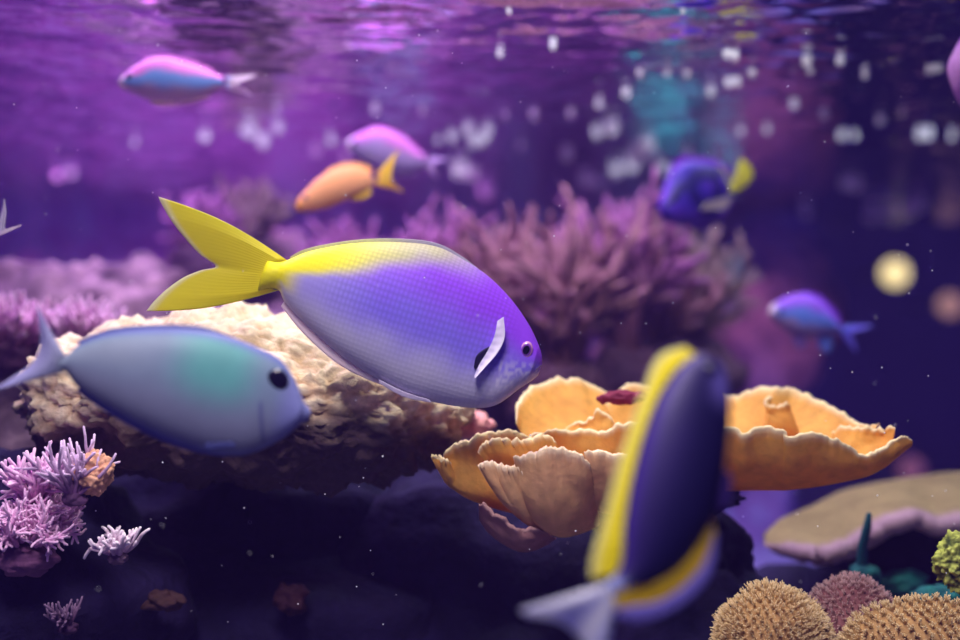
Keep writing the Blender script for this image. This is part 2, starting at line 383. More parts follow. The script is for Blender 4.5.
BB = [((0.15, 0.055, 0.045), (0.40, 0.18, 0.27)), ((0.13, 0.045, 0.07), (0.46, 0.16, 0.46)), ((0.17, 0.09, 0.08), (0.34, 0.22, 0.25))]
BG = [  # px, py of foot, distance, trunks, length, thickness, pigment, label
 (345, 330, 1.72, 26, 0.060, 0.0065, 1, 'far magenta coral thicket above the back of the big fish'),
 (430, 330, 1.70, 26, 0.066, 0.0065, 1, 'far mauve coral thicket behind the forehead of the big fish'),
 (505, 372, 1.64, 20, 0.094, 0.0070, 0, 'tall brown branching coral just above the big fish eye'),
 (565, 388, 1.58, 20, 0.108, 0.0072, 0, 'tall forked brown coral above the left half of the plate coral'),
 (630, 376, 1.62, 20, 0.108, 0.0072, 1, 'tall mauve branching coral left of the blue tang'),
 (664, 368, 1.70, 16, 0.085, 0.0070, 0, 'low brown branching coral between the two tall ones left of the blue tang'),
 (696, 366, 1.76, 18, 0.098, 0.0068, 2, 'greyish branching coral below the blue tang'),
 (255, 262, 2.05, 22, 0.060, 0.0085, 2, 'far pale violet coral clump right of the yellow tail tip'),
 (205, 268, 2.00, 20, 0.052, 0.0080, 1, 'far purple coral clump behind the yellow tail tip'),
]
for i, (px, py, d, n, ln, r, k, lab) in enumerate(BG):
    bush('staghorn_coral', P(px, py, d), 0.05, n, ln, r, *BB[k], 40+i, lab, spread=0.75, sub=3, up=0.75, trunk=1, twig=0.42, lump=(0.06, 0.06, 0.05))

# ------------------------------------------------------------------ plate corals
def plate(name, parent, rim, base, bulge, col, rimcol, seed, th=0.0035, nu=70, nv=20, ruf=0.0035, origin=Vector(), rimw=0.07):
    """one curved shelf: swept from a hidden base line out to a scalloped rim, with real thickness"""
    A = resample(rim, nu); B = resample(base, nu); off = Vector((seed*3.7, seed*1.3, 0))
    bulge = Vector(bulge)
    front = []
    for i in range(nu):
        row = []
        for j in range(nv):
            t = j/(nv-1)
            p = B[i].lerp(A[i], t) + bulge*math.sin(math.pi*t**0.85)*math.sin(math.pi*(0.12+0.76*i/(nu-1)))
            s = i/(nu-1)*len(rim)
            rz = ruf*(t**3*noise.noise(Vector((s*0.9, seed, 0))) + t**10*(0.65*noise.noise(Vector((s*2.6, seed, 3)))+0.4*noise.noise(Vector((s*6.5, seed, 5)))))
            ry = 1.6*ruf*t*(noise.noise(Vector((s*0.6, t*2.0, seed+9)))) + 0.8*ruf*t**8*noise.noise(Vector((s*3.1, seed, 7)))
            p = p + Vector((0, ry, rz)) + Vector((0, 0.30*ruf*noise.noise(Vector((s*1.5, t*4, seed))), 0))
            row.append(p)
        front.append(row)
    nrm = []
    for i in range(nu):
        row = []
        for j in range(nv):
            du = front[min(i+1, nu-1)][j]-front[max(i-1, 0)][j]; dv = front[i][min(j+1, nv-1)]-front[i][max(j-1, 0)]
            n = du.cross(dv)
            row.append(n.normalized() if n.length > 1e-12 else Vector((0, -1, 0)))
        nrm.append(row)
    mb = MB(); lines = []; cols = []
    for i in range(nu):
        e = min(1, 6*min(i, nu-1-i)/(nu-1)+0.25)
        loop = []; cl = []
        def c_at(t, p):
            w = sstep(1-rimw, 1-rimw*0.3, t)
            base_c = mix3(col[0], col[1], min(1, max(0, 0.5+0.9*noise.noise(p*28+off)+0.5*(t-0.5))))
            return mix3(base_c, rimcol, w)
        for j in range(nv):
            t = j/(nv-1); h = th*0.5*e*(1.15-0.25*t)
            loop.append(front[i][j]+nrm[i][j]*h-origin); cl.append(c_at(t, front[i][j]))
        tip = (front[i][-1]-front[i][-2]).normalized()*th*0.45*e
        loop.append(front[i][-1]+tip-origin); cl.append(rimcol)
        for j in range(nv-1, -1, -1):
            t = j/(nv-1); h = th*0.5*e*(1.15-0.25*t)
            loop.append(front[i][j]-nrm[i][j]*h-origin); cl.append(c_at(t, front[i][j]))
        lines.append(loop); cols.append(cl)
    b = mb.grid(lines, cols, closed_u=True)
    m = len(lines[0])
    mb.f.append(tuple(b+k for k in range(m))); mb.f.append(tuple(b+(nu-1)*m+k for k in reversed(range(m))))
    return mb.build(name, M_PLATE, parent)
def L3(pts, d=None): return [P(*p) if len(p) == 3 else P(p[0], p[1], d) for p in pts]

O = P(660, 510, 1.0)
pc = empty('plate_coral', O); tag(pc, 'large ruffled orange plate coral of stacked curved shelves in the middle', 'coral')
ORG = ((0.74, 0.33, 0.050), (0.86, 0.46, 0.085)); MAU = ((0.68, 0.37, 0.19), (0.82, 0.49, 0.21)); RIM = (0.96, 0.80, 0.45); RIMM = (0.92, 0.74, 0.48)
def pl(*a, **k): plate('shelf', pc, *a, origin=O, **k)
# back shelves, their upper faces towards us
pl(L3([(516,424,.98),(518,403,1.0),(530,390,1.03),(550,382,1.05),(573,379,1.06),(592,386,1.07),(612,396,1.07),(640,402,1.07)]), L3([(528,440,.97),(545,446,.97),(580,450,.97),(610,454,.98),(640,458,.98)]), (0,.008,-.004), ORG, RIM, 1)
pl(L3([(606,404,1.05),(617,392,1.06),(628,386,1.07),(648,387,1.08),(690,390,1.09),(731,396,1.09),(750,391,1.09),(776,388,1.08),(796,392,1.08),(818,400,1.06),(840,413,1.04),(860,425,1.02),(880,423,1.0)]), L3([(620,455,1.0),(700,470,1.0),(780,468,1.0),(850,452,.99)]), (0,.01,-.006), ORG, RIM, 2, nu=110)
pl(L3([(772,398,1.06),(765,401,1.05),(772,407,1.045),(790,404,1.045)]), L3([(760,432,1.04),(775,436,1.04),(800,436,1.04)]), (0,-.002,0), ORG, RIM, 12, nu=30, th=.003)
pl(L3([(832,432,1.0),(856,427,.99),(880,430,.98),(896,429,.97)]), L3([(836,462,.98),(850,466,.975),(872,462,.97),(890,450,.97)]), (0,.004,-.002), ORG, RIM, 3, nu=40)
pl(L3([(566,428,.99),(580,422,.985),(593,418,.98),(597,411,.98),(612,420,.98),(622,436,.98)]), L3([(570,446,.97),(600,450,.97),(625,452,.97)]), (0,.002,0), ORG, RIM, 4, nu=40, th=.003)
# middle row
pl(L3([(540,436,.955),(552,432,.955),(580,431,.955),(606,431,.955),(622,424,.955),(650,424,.955),(700,428,.96)]), L3([(548,462,.97),(590,472,.97),(640,480,.98),(700,480,.99)]), (0,-.006,-.004), ORG, RIM, 5)
pl(L3([(444,464,.95),(447,451,.945),(468,441,.94),(490,434,.94),(515,432,.945),(545,436,.95)]), L3([(449,484,.95),(478,500,.955),(520,512,.96),(560,516,.97),(600,510,.98)]), (-.004,-.010,-.006), ORG, RIM, 6)
pl(L3([(478,453,.93),(484,445,.93),(496,440,.925),(520,441,.925),(540,438,.925),(556,438,.925)]), L3([(500,474,.94),(525,480,.94),(550,480,.94),(575,478,.95)]), (0,-.004,-.002), ORG, RIM, 7, nu=50)
pl(L3([(431,457,.93),(436,456,.93),(446,461,.935),(452,466,.94)]), L3([(444,478,.945),(452,486,.95),(462,490,.95),(470,490,.955)]), (-.001,-.002,-.001), ORG, RIM, 8, nu=24, th=.003)
# front row, mauve undersides
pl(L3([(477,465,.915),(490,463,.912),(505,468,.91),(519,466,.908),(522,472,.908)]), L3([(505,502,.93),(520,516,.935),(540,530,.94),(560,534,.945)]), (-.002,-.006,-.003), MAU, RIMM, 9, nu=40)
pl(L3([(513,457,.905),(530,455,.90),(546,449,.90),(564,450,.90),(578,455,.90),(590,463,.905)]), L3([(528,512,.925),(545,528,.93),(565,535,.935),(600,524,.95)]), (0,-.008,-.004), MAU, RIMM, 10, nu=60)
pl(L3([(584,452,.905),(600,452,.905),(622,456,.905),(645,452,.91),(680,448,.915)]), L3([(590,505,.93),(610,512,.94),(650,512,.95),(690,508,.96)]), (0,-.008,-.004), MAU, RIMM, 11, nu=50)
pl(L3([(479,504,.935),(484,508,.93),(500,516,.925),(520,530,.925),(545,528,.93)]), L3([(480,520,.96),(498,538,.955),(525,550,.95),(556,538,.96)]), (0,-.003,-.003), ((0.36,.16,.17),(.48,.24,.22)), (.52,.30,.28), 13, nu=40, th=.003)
# right front bowl
pl(L3([(640,446,.95),(690,434,.935),(731,429,.93),(744,434,.925),(758,428,.925),(783,431,.925),(787,437,.925),(810,434,.925),(833,440,.93),(853,449,.935),(868,456,.94),(884,449,.945),(898,438,.95),(911,438,.96)]), L3([(650,500,1.0),(700,490,1.0),(749,488,.99),(790,487,.985),(833,480,.98),(870,467,.975),(890,457,.97),(909,444,.965)]), (0,-.012,-.007), ORG, RIM, 14, nu=130, ruf=.0028)
rock('stalk', P(655, 505, 1.03)-O, (0.050, 0.035, 0.034), lambda q, d, n, k: (0.25, 0.13, 0.11), sub=4, seed=33, big=.2, mat=M_CORAL, parent=pc)
rock('encrusting_coral', P(624, 398, 1.0), (0.019, 0.005, 0.0036), lambda q, d, n, k: (0.22, 0.025, 0.06), sub=4, seed=34, knobs=.003, ks=160, mat=M_CORAL, label='small dark red crust on top of the orange plate coral', cat='coral')
rock('encrusting_coral', P(703, 497, 1.02), (0.032, 0.012, 0.010), dark, sub=4, seed=35, big=.5, mat=M_ROCK, label='dark ragged knob below the right orange shelf', cat='rock')

tp = empty('plate_coral', P(880, 530, 1.3)); tag(tp, 'tan plate coral with pinkish rim at right edge under the orange one', 'coral')
plate('shelf', tp, L3([(766,547,1.2),(790,553,1.17),(820,556,1.15),(845,552,1.14),(868,541,1.14),(890,527,1.14),(915,522,1.14),(940,528,1.14),(965,524,1.14),(1000,530,1.14),(1040,520,1.16)]),
      L3([(764,538,1.22),(785,528,1.26),(815,515,1.30),(845,500,1.34),(880,492,1.36),(930,484,1.36),(965,481,1.36),(1040,482,1.36)]), (0,0,.008), ((0.24, 0.18, 0.08), (0.34, 0.26, 0.12)), (0.42, 0.27, 0.36), 40, th=.017, nu=90, ruf=.004, origin=P(880,530,1.3), rimw=.09)
rock('stalk', P(910, 560, 1.33)-P(880, 530, 1.3), (0.10, 0.05, 0.05), dark, sub=4, seed=41, parent=tp)

# green sponge, teal lumps, yellow-green coral
TEAL = lambda q, d, n, k: mix3((0.005, 0.06, 0.08), (0.015, 0.20, 0.17), k)
gs = empty('sponge', P(865, 592, 1.08)); tag(gs, 'dark teal sponge with one thin upright finger at lower right', 'sponge')
rock('body', (0, 0, 0.010), (0.012, 0.012, 0.014), TEAL, sub=4, seed=50, knobs=.002, ks=90, mat=M_CORAL, parent=gs)
mb = MB(); o_ = P(865, 592, 1.08)
mb.tube([P(864,582,1.08)-o_, P(862,562,1.08)-o_, P(863,545,1.08)-o_, P(867,528,1.08)-o_, P(869,514,1.08)-o_], [.006,.0045,.004,.0036,.0022], [(0.005, 0.09, 0.12)]*5, 12)
mb.build('finger', M_CORAL, gs)
rock('sponge', P(903, 586, 1.15), (0.020, 0.016, 0.013), TEAL, sub=4, seed=51, knobs=.003, ks=70, mat=M_CORAL, label='low teal green lump right of the upright teal finger', cat='sponge')
rock('sponge', P(935, 600, 1.08), (0.018, 0.016, 0.010), TEAL, sub=4, seed=52, knobs=.003, ks=70, mat=M_CORAL, label='teal lump just behind the fuzzy tan coral at right', cat='sponge')
rock('leafy_coral', P(962, 562, 0.93), (0.019, 0.010, 0.018), lambda q, d, n, k: mix3((0.05, 0.07, 0.02), (0.52, 0.58, 0.12), min(1, k*1.6)), sub=6, seed=53, big=.35, knobs=.004, ks=210, mat=M_CORAL, label='yellow green coral cut off by the right edge', cat='coral')

# fuzzy polyp corals at the lower right
def fuzzy(c, r, cols, seed, n, ln, rad, label):
    rg = random.Random(seed); root = empty('polyp_coral', c); tag(root, label, 'coral')
    dome = rock('dome', (0, 0, 0), r, lambda q, d, nn, k: cols[0], sub=4, seed=seed, big=.12, mat=M_CORAL, parent=root)
    vs = [v.co.copy() for v in dome.data.vertices]; mb = MB(); R = Vector(r)
    for _ in range(n):
        p = rg.choice(vs) + Vector((rg.gauss(0, .0006), rg.gauss(0, .0006), rg.gauss(0, .0006)))
        d = Vector((p.x/R.x**2, p.y/R.y**2, p.z/R.z**2)).normalized()
        if d.z < -0.2 or d.y > 0.6: continue
        d = (d + Vector((rg.gauss(0, .28), rg.gauss(0, .28), rg.gauss(0, .28)+.1))).normalized(); s = rg.uniform(.7, 1.2)*ln
        t = rg.random()
        mb.tube([p-d*.0005, p+d*s*.5, p+d*s], [rad*.8, rad*.7, rad], [cols[0], mix3(cols[1], cols[2], t), mix3(cols[2], cols[3], t)], 5)
    o = mb.build('polyps', M_FUZZ, root); o['kind'] = 'stuff'
TAN = ((0.40, 0.23, 0.09), (0.58, 0.37, 0.15), (0.76, 0.54, 0.25), (0.90, 0.76, 0.48))
ROS = ((0.30, 0.12, 0.12), (0.50, 0.24, 0.22), (0.74, 0.46, 0.42), (0.90, 0.70, 0.66))
fuzzy(P(772, 645, .90), (0.037, 0.034, 0.036), TAN, 60, 8500, .0054, .00034, 'fuzzy tan dome of tiny polyps at the bottom right')
fuzzy(P(850, 634, .96), (0.032, 0.03, 0.040), ROS, 61, 6500, .0040, .00036, 'rosy stippled dome between the two fuzzy tan corals')
fuzzy(P(925, 655, .91), (0.055, 0.035, 0.036), TAN, 62, 8500, .0045, .00042, 'wide fuzzy tan coral filling the bottom right corner')

# ------------------------------------------------------------------ fish
class Fish:
    def __init__(s, name, label, nose, tail, d, right=True, yaw=0.0, group=None):
        s.d = d; s.k = d/F
        n = Vector((nose[0], -nose[1])); t = Vector((tail[0], -tail[1]))
        s.f2 = (n-t).normalized(); s.u2 = Vector((-s.f2.y, s.f2.x)) if right else Vector((s.f2.y, -s.f2.x))
        s.c2 = (n+t)*0.5; s.cy = math.cos(yaw)
        x = Vector((s.f2.x, 0, s.f2.y)); z = Vector((s.u2.x, 0, s.u2.y)); y = z.cross(x)
        m = Matrix((x, y, z)).transposed() @ Matrix.Rotation(yaw, 3, 'Z')
        s.root = empty(name, P(s.c2.x, -s.c2.y, d)); s.root.rotation_euler = m.to_euler()
        tag(s.root, label, 'fish', group)
        s.side = -1 if right else 1         # the flank that faces the glass
    def q(s, px, py):
        """photo point -> (along the fish, up the fish) in metres"""
        v = Vector((px, -py)) - s.c2
        return (v.dot(s.f2)*s.k/s.cy, v.dot(s.u2)*s.k)
    def body(s, top, bot, width, col, mat, scales=None, ns=110, nr=48, wexp=1.15):
        T = [s.q(*p) for p in top]; B = [s.q(*p) for p in bot]
        T2 = resample([Vector((a, b, 0)) for a, b in T], 300); B2 = resample([Vector((a, b, 0)) for a, b in B], 300)
        tx = np.array([p.x for p in T2]); tz = np.array([p.y for p in T2]); bx = np.array([p.x for p in B2]); bz = np.array([p.y for p in B2])
        o = np.argsort(tx); tx = tx[o]; tz = tz[o]; o = np.argsort(bx); bx = bx[o]; bz = bz[o]
        x0 = max(tx[0], bx[0]); x1 = min(tx[-1], bx[-1])
        H = max(np.interp(np.linspace(x0, x1, 60), tx, tz) - np.interp(np.linspace(x0, x1, 60), bx, bz))
        s.x0, s.x1, s.H = x0, x1, H
        s.top = lambda x: float(np.interp(x, tx, tz)); s.bot = lambda x: float(np.interp(x, bx, bz))
        def hw(x):
            u = (x-x0)/(x1-x0); h = s.top(x)-s.bot(x)
            w = width*H*(0.16+0.84*math.sin(math.pi*min(1, max(0, 0.06+0.80*u))**0.95)**1.0)
            return min(w, 0.46*h)*(1 if u < .9 else 1)
        s.hw = lambda x, z: hw(x)*max(0, 1-((z-(s.top(x)+s.bot(x))/2)/max(1e-6, (s.top(x)-s.bot(x))/2))**2)**(0.5*wexp)
        pts = []; cols = []; uv = []
        for i in range(ns):
            t = i/(ns-1); t = 1-(1-t)**1.6 if True else t
            x = x0+(x1-x0)*t; zt, zb = s.top(x), s.bot(x); zc = (zt+zb)/2; hh = max(0.0002, (zt-zb)/2); w = hw(x)
            row = []; cr = []
            for j in range(nr):
                a = 2*math.pi*j/nr; ca, sa = math.cos(a), math.sin(a)
                row.append(Vector((x, math.copysign(abs(ca)**wexp, ca)*w, zc+hh*sa)))
                c = col(t, sa, (x-x0)/H, row[-1])
                cr.append(c); uv.append((x, zc+hh*math.asin(max(-1, min(1, sa)))/1.4, scales(t, sa) if scales else 1.0))
            pts.append(row); cols.append(cr)
        mb = MB(); b = mb.grid(pts, cols, closed_u=True)
        mb.f.append(tuple(b+k for k in reversed(range(nr)))); mb.f.append(tuple(b+(ns-1)*nr+k for k in range(nr)))
        o = mb.build('body', mat, s.root)
        at = o.data.attributes.new('scale_uv', 'FLOAT_VECTOR', 'POINT'); at.data.foreach_set('vector', np.array(uv, np.float32).ravel())
        return o
    def fin(s, name, root, tip, col, y=0.0, ybend=0.0, th=0.0016, nu=40, nv=14, rays=0.0, nray=24, label=None, mat=None, bow=0.0):
        """a fin with thickness, swept from its root line to its edge, with raised rays"""
        R = resample([Vector((*s.q(*p), 0)) for p in root], nu); E = resample([Vector((*s.q(*p), 0)) for p in tip], nu)
        mb = MB(); lines = []; cols = []
        for i in range(nu):
            u = i/(nu-1); loop = []; cl = []
            rr = 1+rays*math.sin(u*nray*2*math.pi)
            side = []
            for j in range(nv):
                v = j/(nv-1); p = R[i].lerp(E[i], v) + Vector((0, bow*s.k*(1-2*u)*math.sin(math.pi*v), 0))
                h = th*0.5*(1-0.75*v)*rr*(0.4+0.6*min(1, 8*min(u, 1-u)))
                yy = y + ybend*v*v
                side.append((Vector((p.x, yy, p.y)), h, col(u, v)))
            for p, h, c in side: loop.append(p+Vector((0, h, 0))); cl.append(c)
            for p, h, c in reversed(side): loop.append(p-Vector((0, h, 0))); cl.append(c)
            lines.append(loop); cols.append(cl)
        b = mb.grid(lines, cols, closed_u=True); m = len(lines[0])
        mb.f.append(tuple(b+k for k in reversed(range(m)))); mb.f.append(tuple(b+(nu-1)*m+k for k in range(m)))
        o = mb.build(name, mat or M_FIN, s.root)
        if label: o['label'] = label
        return o
    def eyes(s, px, py, r, iris, pupil=0.6, oval=1.0, ring=None, bulge=0.45):
        x, z = s.q(px, py); r *= s.k; w = s.hw(x, z)
        for sg in (-1, 1):
            mb = MB(); pts = []; cols = []
            for i in range(17):
                a = math.pi/2*i/16; row = []; cr = []
                for j in range(28):
                    g = 2*math.pi*j/28; rad = math.sin(a)
                    row.append(Vector((x+r*rad*math.cos(g)*oval, sg*(w-r*0.06+r*bulge*math.cos(a)), z+r*rad*math.sin(g))))
                    f = sstep(pupil-.06, pupil+.06, rad)
                    c = mix3((0.004, 0.004, 0.012), iris, f)
                    if ring: c = mix3(c, ring, sstep(.74, .82, rad))
                    cr.append(c)
                pts.append(row); cols.append(cr)
            mb.grid(pts, cols, closed_u=True); mb.build('eye', M_EYE, s.root)
    def side_y(s, px, py, off=0.0008):
        x, z = s.q(px, py); return s.side*(s.hw(x, z)+off)

# ---- the big violet fish with the yellow tail
f = Fish('reef_fish', 'large violet fish with yellow tail and yellow back, sharpest and nearest the middle', (541, 364), (268, 274), 0.90, True, 0.0)
YEL = (0.90, 0.82, 0.008); VIO = (0.27, 0.055, 0.80); BEL = (0.62, 0.60, 0.76)
def c_main(t, v, xh, p):
    n = 0.10*noise.noise(p*60)
    c = mix3(BEL, (0.22, 0.16, 0.78), sstep(-0.80, -0.05, v+n)); c = mix3(c, VIO, sstep(-0.10, 0.75, v+n+0.25*(t-.5)))
    c = mix3(c, (0.56, 0.50, 0.78), 0.55*sstep(.45, .1, t))
    # yellow of the peduncle spreads along the back
    lim = 0.22 + 0.62*sstep(0.02, 0.62, t)
    w = sstep(lim-.22, lim+.14, v+n)*sstep(.72, .46, t-.06*v)
    tailw = max(sstep(0.16, 0.06, t)*sstep(-.75, -.25, v), sstep(.10, .05, t))
    c = mix3(c, mix3((0.80, 0.76, 0.08), (0.42, 0.40, 0.24), sstep(.22, .5, t)), w); c = mix3(c, YEL, max(tailw, w*sstep(.34, .16, t)))
    gl = abs(t-(0.865-0.035*v*v)); c = mix3(c, (0.34, 0.26, 0.62), 0.30*sstep(.010, .0, gl)*(v < .35))
    if t > .86: c = mix3(c, (0.70, 0.66, 0.86), .8*sstep(.25, -.4, v)*sstep(.15, .5, noise.noise(p*330)+.3))
    return c
top = [(262,257),(283,261),(310,251),(354,243),(399,242),(435,246),(461,258),(488,276),(511,299),(528,323),(537,341),(541.5,354),(542,364)]
bot = [(258,292),(278,289.5),(286,304),(309,328),(340,355),(374,377),(407,395),(443,404),(475,408),(497,404.5),(519,389),(535,378),(541,371),(542,364)]
f.body(top, bot, 0.235, c_main, M_SCALE, scales=lambda t, v: sstep(.14, .3, t)*sstep(.90, .82, t)*(.35+.65*sstep(-.8, .2, v)), ns=150, nr=72)
ytail = lambda u, v: mix3(mix3(YEL, (0.86, 0.80, 0.03), v), (0.86, 0.86, 0.62), sstep(.90, 1, v)*.9)
f.fin('tail_fin', [(288,261),(277,262),(269,268),(264,276),(266,284),(272,289),(279,290)], [(157,196),(160,203),(170,220),(184,238),(199,254),(215,266),(200,270),(183,277),(167,288),(153,301),(145,311)], ytail, bow=7, th=.007, ybend=0.004, nu=80, nv=24, rays=.03, nray=26)
f.fin('dorsal_fin', [(290,261),(310,252),(354,244),(399,243),(435,247),(461,259),(486,276)], [(290,257),(309,248),(354,240),(399,238.6),(436,243),(463,257),(486,275)], lambda u, v: mix3((0.62, 0.62, 0.30), (0.40, 0.36, 0.50), sstep(.35, .7, u)), th=.003, nu=120, nv=6, rays=.25, nray=40)
f.fin('anal_fin', [(285,300),(309,327),(340,354),(368,373),(392,387)], [(281,306),(302,332),(334,361),(364,378),(394,389)], lambda u, v: (0.96, 0.82, 0.86), th=.003, nu=60, nv=6, rays=.2, nray=24)
f.fin('pelvic_fin', [(380,379),(405,391),(430,399)], [(380,382.5),(404,396),(432,402)], lambda u, v: (0.74, 0.66, 0.84), y=-.008, th=.003, nu=30, nv=6)
yy = f.side_y(488, 350, .0012)
f.fin('pectoral_fin', [(474,376),(479,364),(487,351),(494,336),(497,321)], [(475,377),(485,366),(497,352),(504,337),(503,317)], lambda u, v: mix3((0.74, 0.66, 0.92), (0.88, 0.82, 0.96), v), y=yy, ybend=-.0035, th=.0028, nu=50, nv=10, rays=.15, nray=8, label='pale folded pectoral fin', mat=M_SKIN)
f.fin('fin_spot', [(474,366),(476,356),(482,350),(489,346)], [(476,369),(481,362),(487,356),(490,350)], lambda u, v: (0.008, 0.006, 0.035), y=f.side_y(481, 357, .0002), th=.0018, nu=20, nv=6, label='dark spot at the fin base', mat=M_SKIN)
f.eyes(525.5, 349.5, 8.6, (0.20, 0.06, 0.42), pupil=.54, oval=.74, ring=(0.62, 0.30, 0.55), bulge=.34)
x_, z_ = f.q(541, 364)
f.fin('mouth', [(541.4,364),(537,367),(532,369.5)], [(541.4,365.2),(537,368.4),(532,370.4)], lambda u, v: (0.20, 0.14, 0.34), y=f.side_y(536, 368, -.0004), th=.0016, nu=14, nv=4, mat=M_SKIN)

# ---- grey-green fish at lower left
g = Fish('surgeonfish', 'blurred grey green fish in front of the cream boulder, facing right', (309, 415), (64, 362), 0.74, True, 0.12)
def c_grey(t, v, xh, p):
    n = .12*noise.noise(p*45)
    c = mix3((0.18, 0.20, 0.30), (0.14, 0.20, 0.29), sstep(-.6, .4, v+n))
    c = mix3(c, (0.08, 0.30, 0.28), .9*sstep(.36, .56, t)*sstep(.82, .66, t)*sstep(-.4, .3, v+n))
    c = mix3(c, (0.30, 0.32, 0.38), .35*sstep(.5, .2, t)*sstep(-.2, .4, v)*sstep(.95, .6, v))
    c = mix3(c, (0.10, 0.12, 0.34), sstep(.82, .98, abs(v)))
    c = mix3(c, (0.17, 0.19, 0.42), sstep(.82, .92, t))
    gl = abs(t-(0.80-.05*v)); c = mix3(c, (0.07, 0.08, 0.22), .8*sstep(.016, .0, gl)*(v < .1)*(v > -.8))
    return c
g.body([(62,355),(70,356),(85,343),(115,332),(160,328),(200,330),(230,337),(255,347),(278,359),(292,378),(302,402),(308,410),(309,415)], [(62,370),(70,371),(82,387),(110,407),(150,430),(190,447),(225,456),(250,454),(280,440),(297,426),(306,421),(309,415)], .20, c_grey, M_SKIN)
gt = lambda u, v: mix3((0.30, 0.33, 0.48), (0.42, 0.40, 0.70), v)
g.fin('tail_fin', [(70,356),(66,359),(64,362),(65,367),(70,371)], [(41,306),(43,322),(44,345),(36,363),(16,378),(-4,391)], gt, th=.006, ybend=.006, nu=60, nv=18, rays=.15, nray=16)
g.fin('dorsal_fin', [(84,345),(115,334),(160,330),(200,332),(236,341)], [(81,341),(114,328.5),(160,324.5),(201,326.5),(236,339)], lambda u, v: (0.10, 0.12, 0.36), th=.003, nu=50, nv=5)
g.fin('anal_fin', [(84,387),(112,406),(152,428),(192,445),(224,454)], [(80,390),(108,411),(149,434.5),(190,451),(224,457)], lambda u, v: (0.09, 0.10, 0.40), th=.003, nu=50, nv=5)
g.fin('pectoral_fin', [(236,446),(234,443),(231,441)], [(206,448),(205,445),(208,441)], lambda u, v: (0.05, 0.06, 0.22), y=g.side_y(236, 444), ybend=-.001, th=.002, nu=20, nv=8)
g.eyes(276, 380, 11.5, (0.012, 0.010, 0.03), pupil=.8, bulge=.3)

# ---- navy tang with yellow fin bands, close to the glass
t_ = Fish('tang', 'blurred navy tang with yellow fin bands swimming upward in the foreground', (722, 366), (607, 588), 0.57, True, 0.25)
def c_tang(t, v, xh, p):
    n = .15*noise.noise(p*40)
    c = mix3((0.007, 0.005, 0.05), (0.022, 0.009, 0.11), sstep(-.3, .8, v+n)*.8)
    c = mix3(c, (0.05, 0.02, 0.24), sstep(.55, .9, v)*.6)
    c = mix3(c, (0.14, 0.11, 0.42), sstep(.78, .93, t)*sstep(.1, -.7, v))
    c = mix3(c, (0.30, 0.34, 0.62), sstep(.07, .02, t))
    return c
t_.body([(601,580),(609,572),(617,556),(620,520),(632,466),(651,412),(675,374),(692,360),(706,355),(716,357),(723,364)], [(612,592),(625,584),(650,580),(670,570),(690,552),(712,518),(725,475),(733,428),(734,395),(730,372),(723,364)], .26, c_tang, M_SKIN)
YB = (0.92, 0.80, 0.01)
t_.fin('dorsal_fin', [(612,570),(618,556),(621,520),(633,466),(652,412),(676,374),(700,357)], [(588,573),(590,552),(604,510),(622,452),(646,390),(662,358),(690,347)], lambda u, v: mix3(YB, (0.80, 0.78, 0.30), sstep(.6, 1, v)), th=.006, nu=90, nv=12, rays=.12, nray=24)
t_.fin('anal_fin', [(606,590),(628,582),(652,578),(672,568),(692,550),(711,522)], [(596,604),(626,600),(655,596),(680,582),(700,562),(714,530)], lambda u, v: (0.90, 0.62, 0.01), th=.006, nu=60, nv=10, label='yellow band of the anal fin')
t_.fin('fin_margin', [(612,600),(630,599),(656,595),(681,581),(701,561),(714,531)], [(610,607),(634,613),(662,607),(688,592),(708,570),(716,536)], lambda u, v: (0.22, 0.18, 0.62), th=.003, nu=60, nv=6, label='violet outer edge of the anal fin')
t_.fin('tail_fin', [(602,578),(605,584),(608,590),(612,594)], [(522,600),(530,606),(560,612),(580,628),(592,648),(600,662)], lambda u, v: mix3(mix3((0.52, 0.54, 0.84), (0.93, 0.94, 0.97), .5+.5*math.sin(u*12)), (0.7, 0.7, 0.9), sstep(.85, 1, v)), th=.006, ybend=.010, nu=50, nv=14, rays=.15, nray=12)
t_.fin('pelvic_fin', [(727,470),(722,488),(714,508)], [(733,478),(730,500),(720,514)], lambda u, v: (0.06, 0.03, 0.22), th=.003, nu=16, nv=6)
t_.eyes(713, 374, 6.5, (0.02, 0.015, 0.05), pupil=.7)

# ---- small fish
def anthias(nose, tailp, d, top, bot, tail_root, tail_edge, pig, label, fins, eye, yaw=.15, right=False, group=None, width=.25, mat=None):
    a = Fish('anthias', label, nose, tailp, d, right, yaw, group)
    back, mid, bel, face = pig
    def cf(t, v, xh, p):
        n = .22*noise.noise(p*70)
        c = mix3(bel, mid, sstep(-.7, -.1, v+n)); c = mix3(c, back, sstep(.15, .5, v+n)); return mix3(c, face, sstep(.90, .98, t))
    a.body(top, bot, width, cf, mat or M_SCALE_S, ns=80, nr=36)
    a.fin('tail_fin', tail_root, tail_edge[0], lambda u, v: mix3(mid, tail_edge[1], min(1, .35+v*2)), th=.004, nu=40, nv=12, ybend=.004)
    for nm, r, e, c in fins: a.fin(nm, r, e, lambda u, v, c=c: c, th=.002, nu=36, nv=6)
    a.eyes(*eye, (0.05, 0.04, 0.25), pupil=.6)
    return a
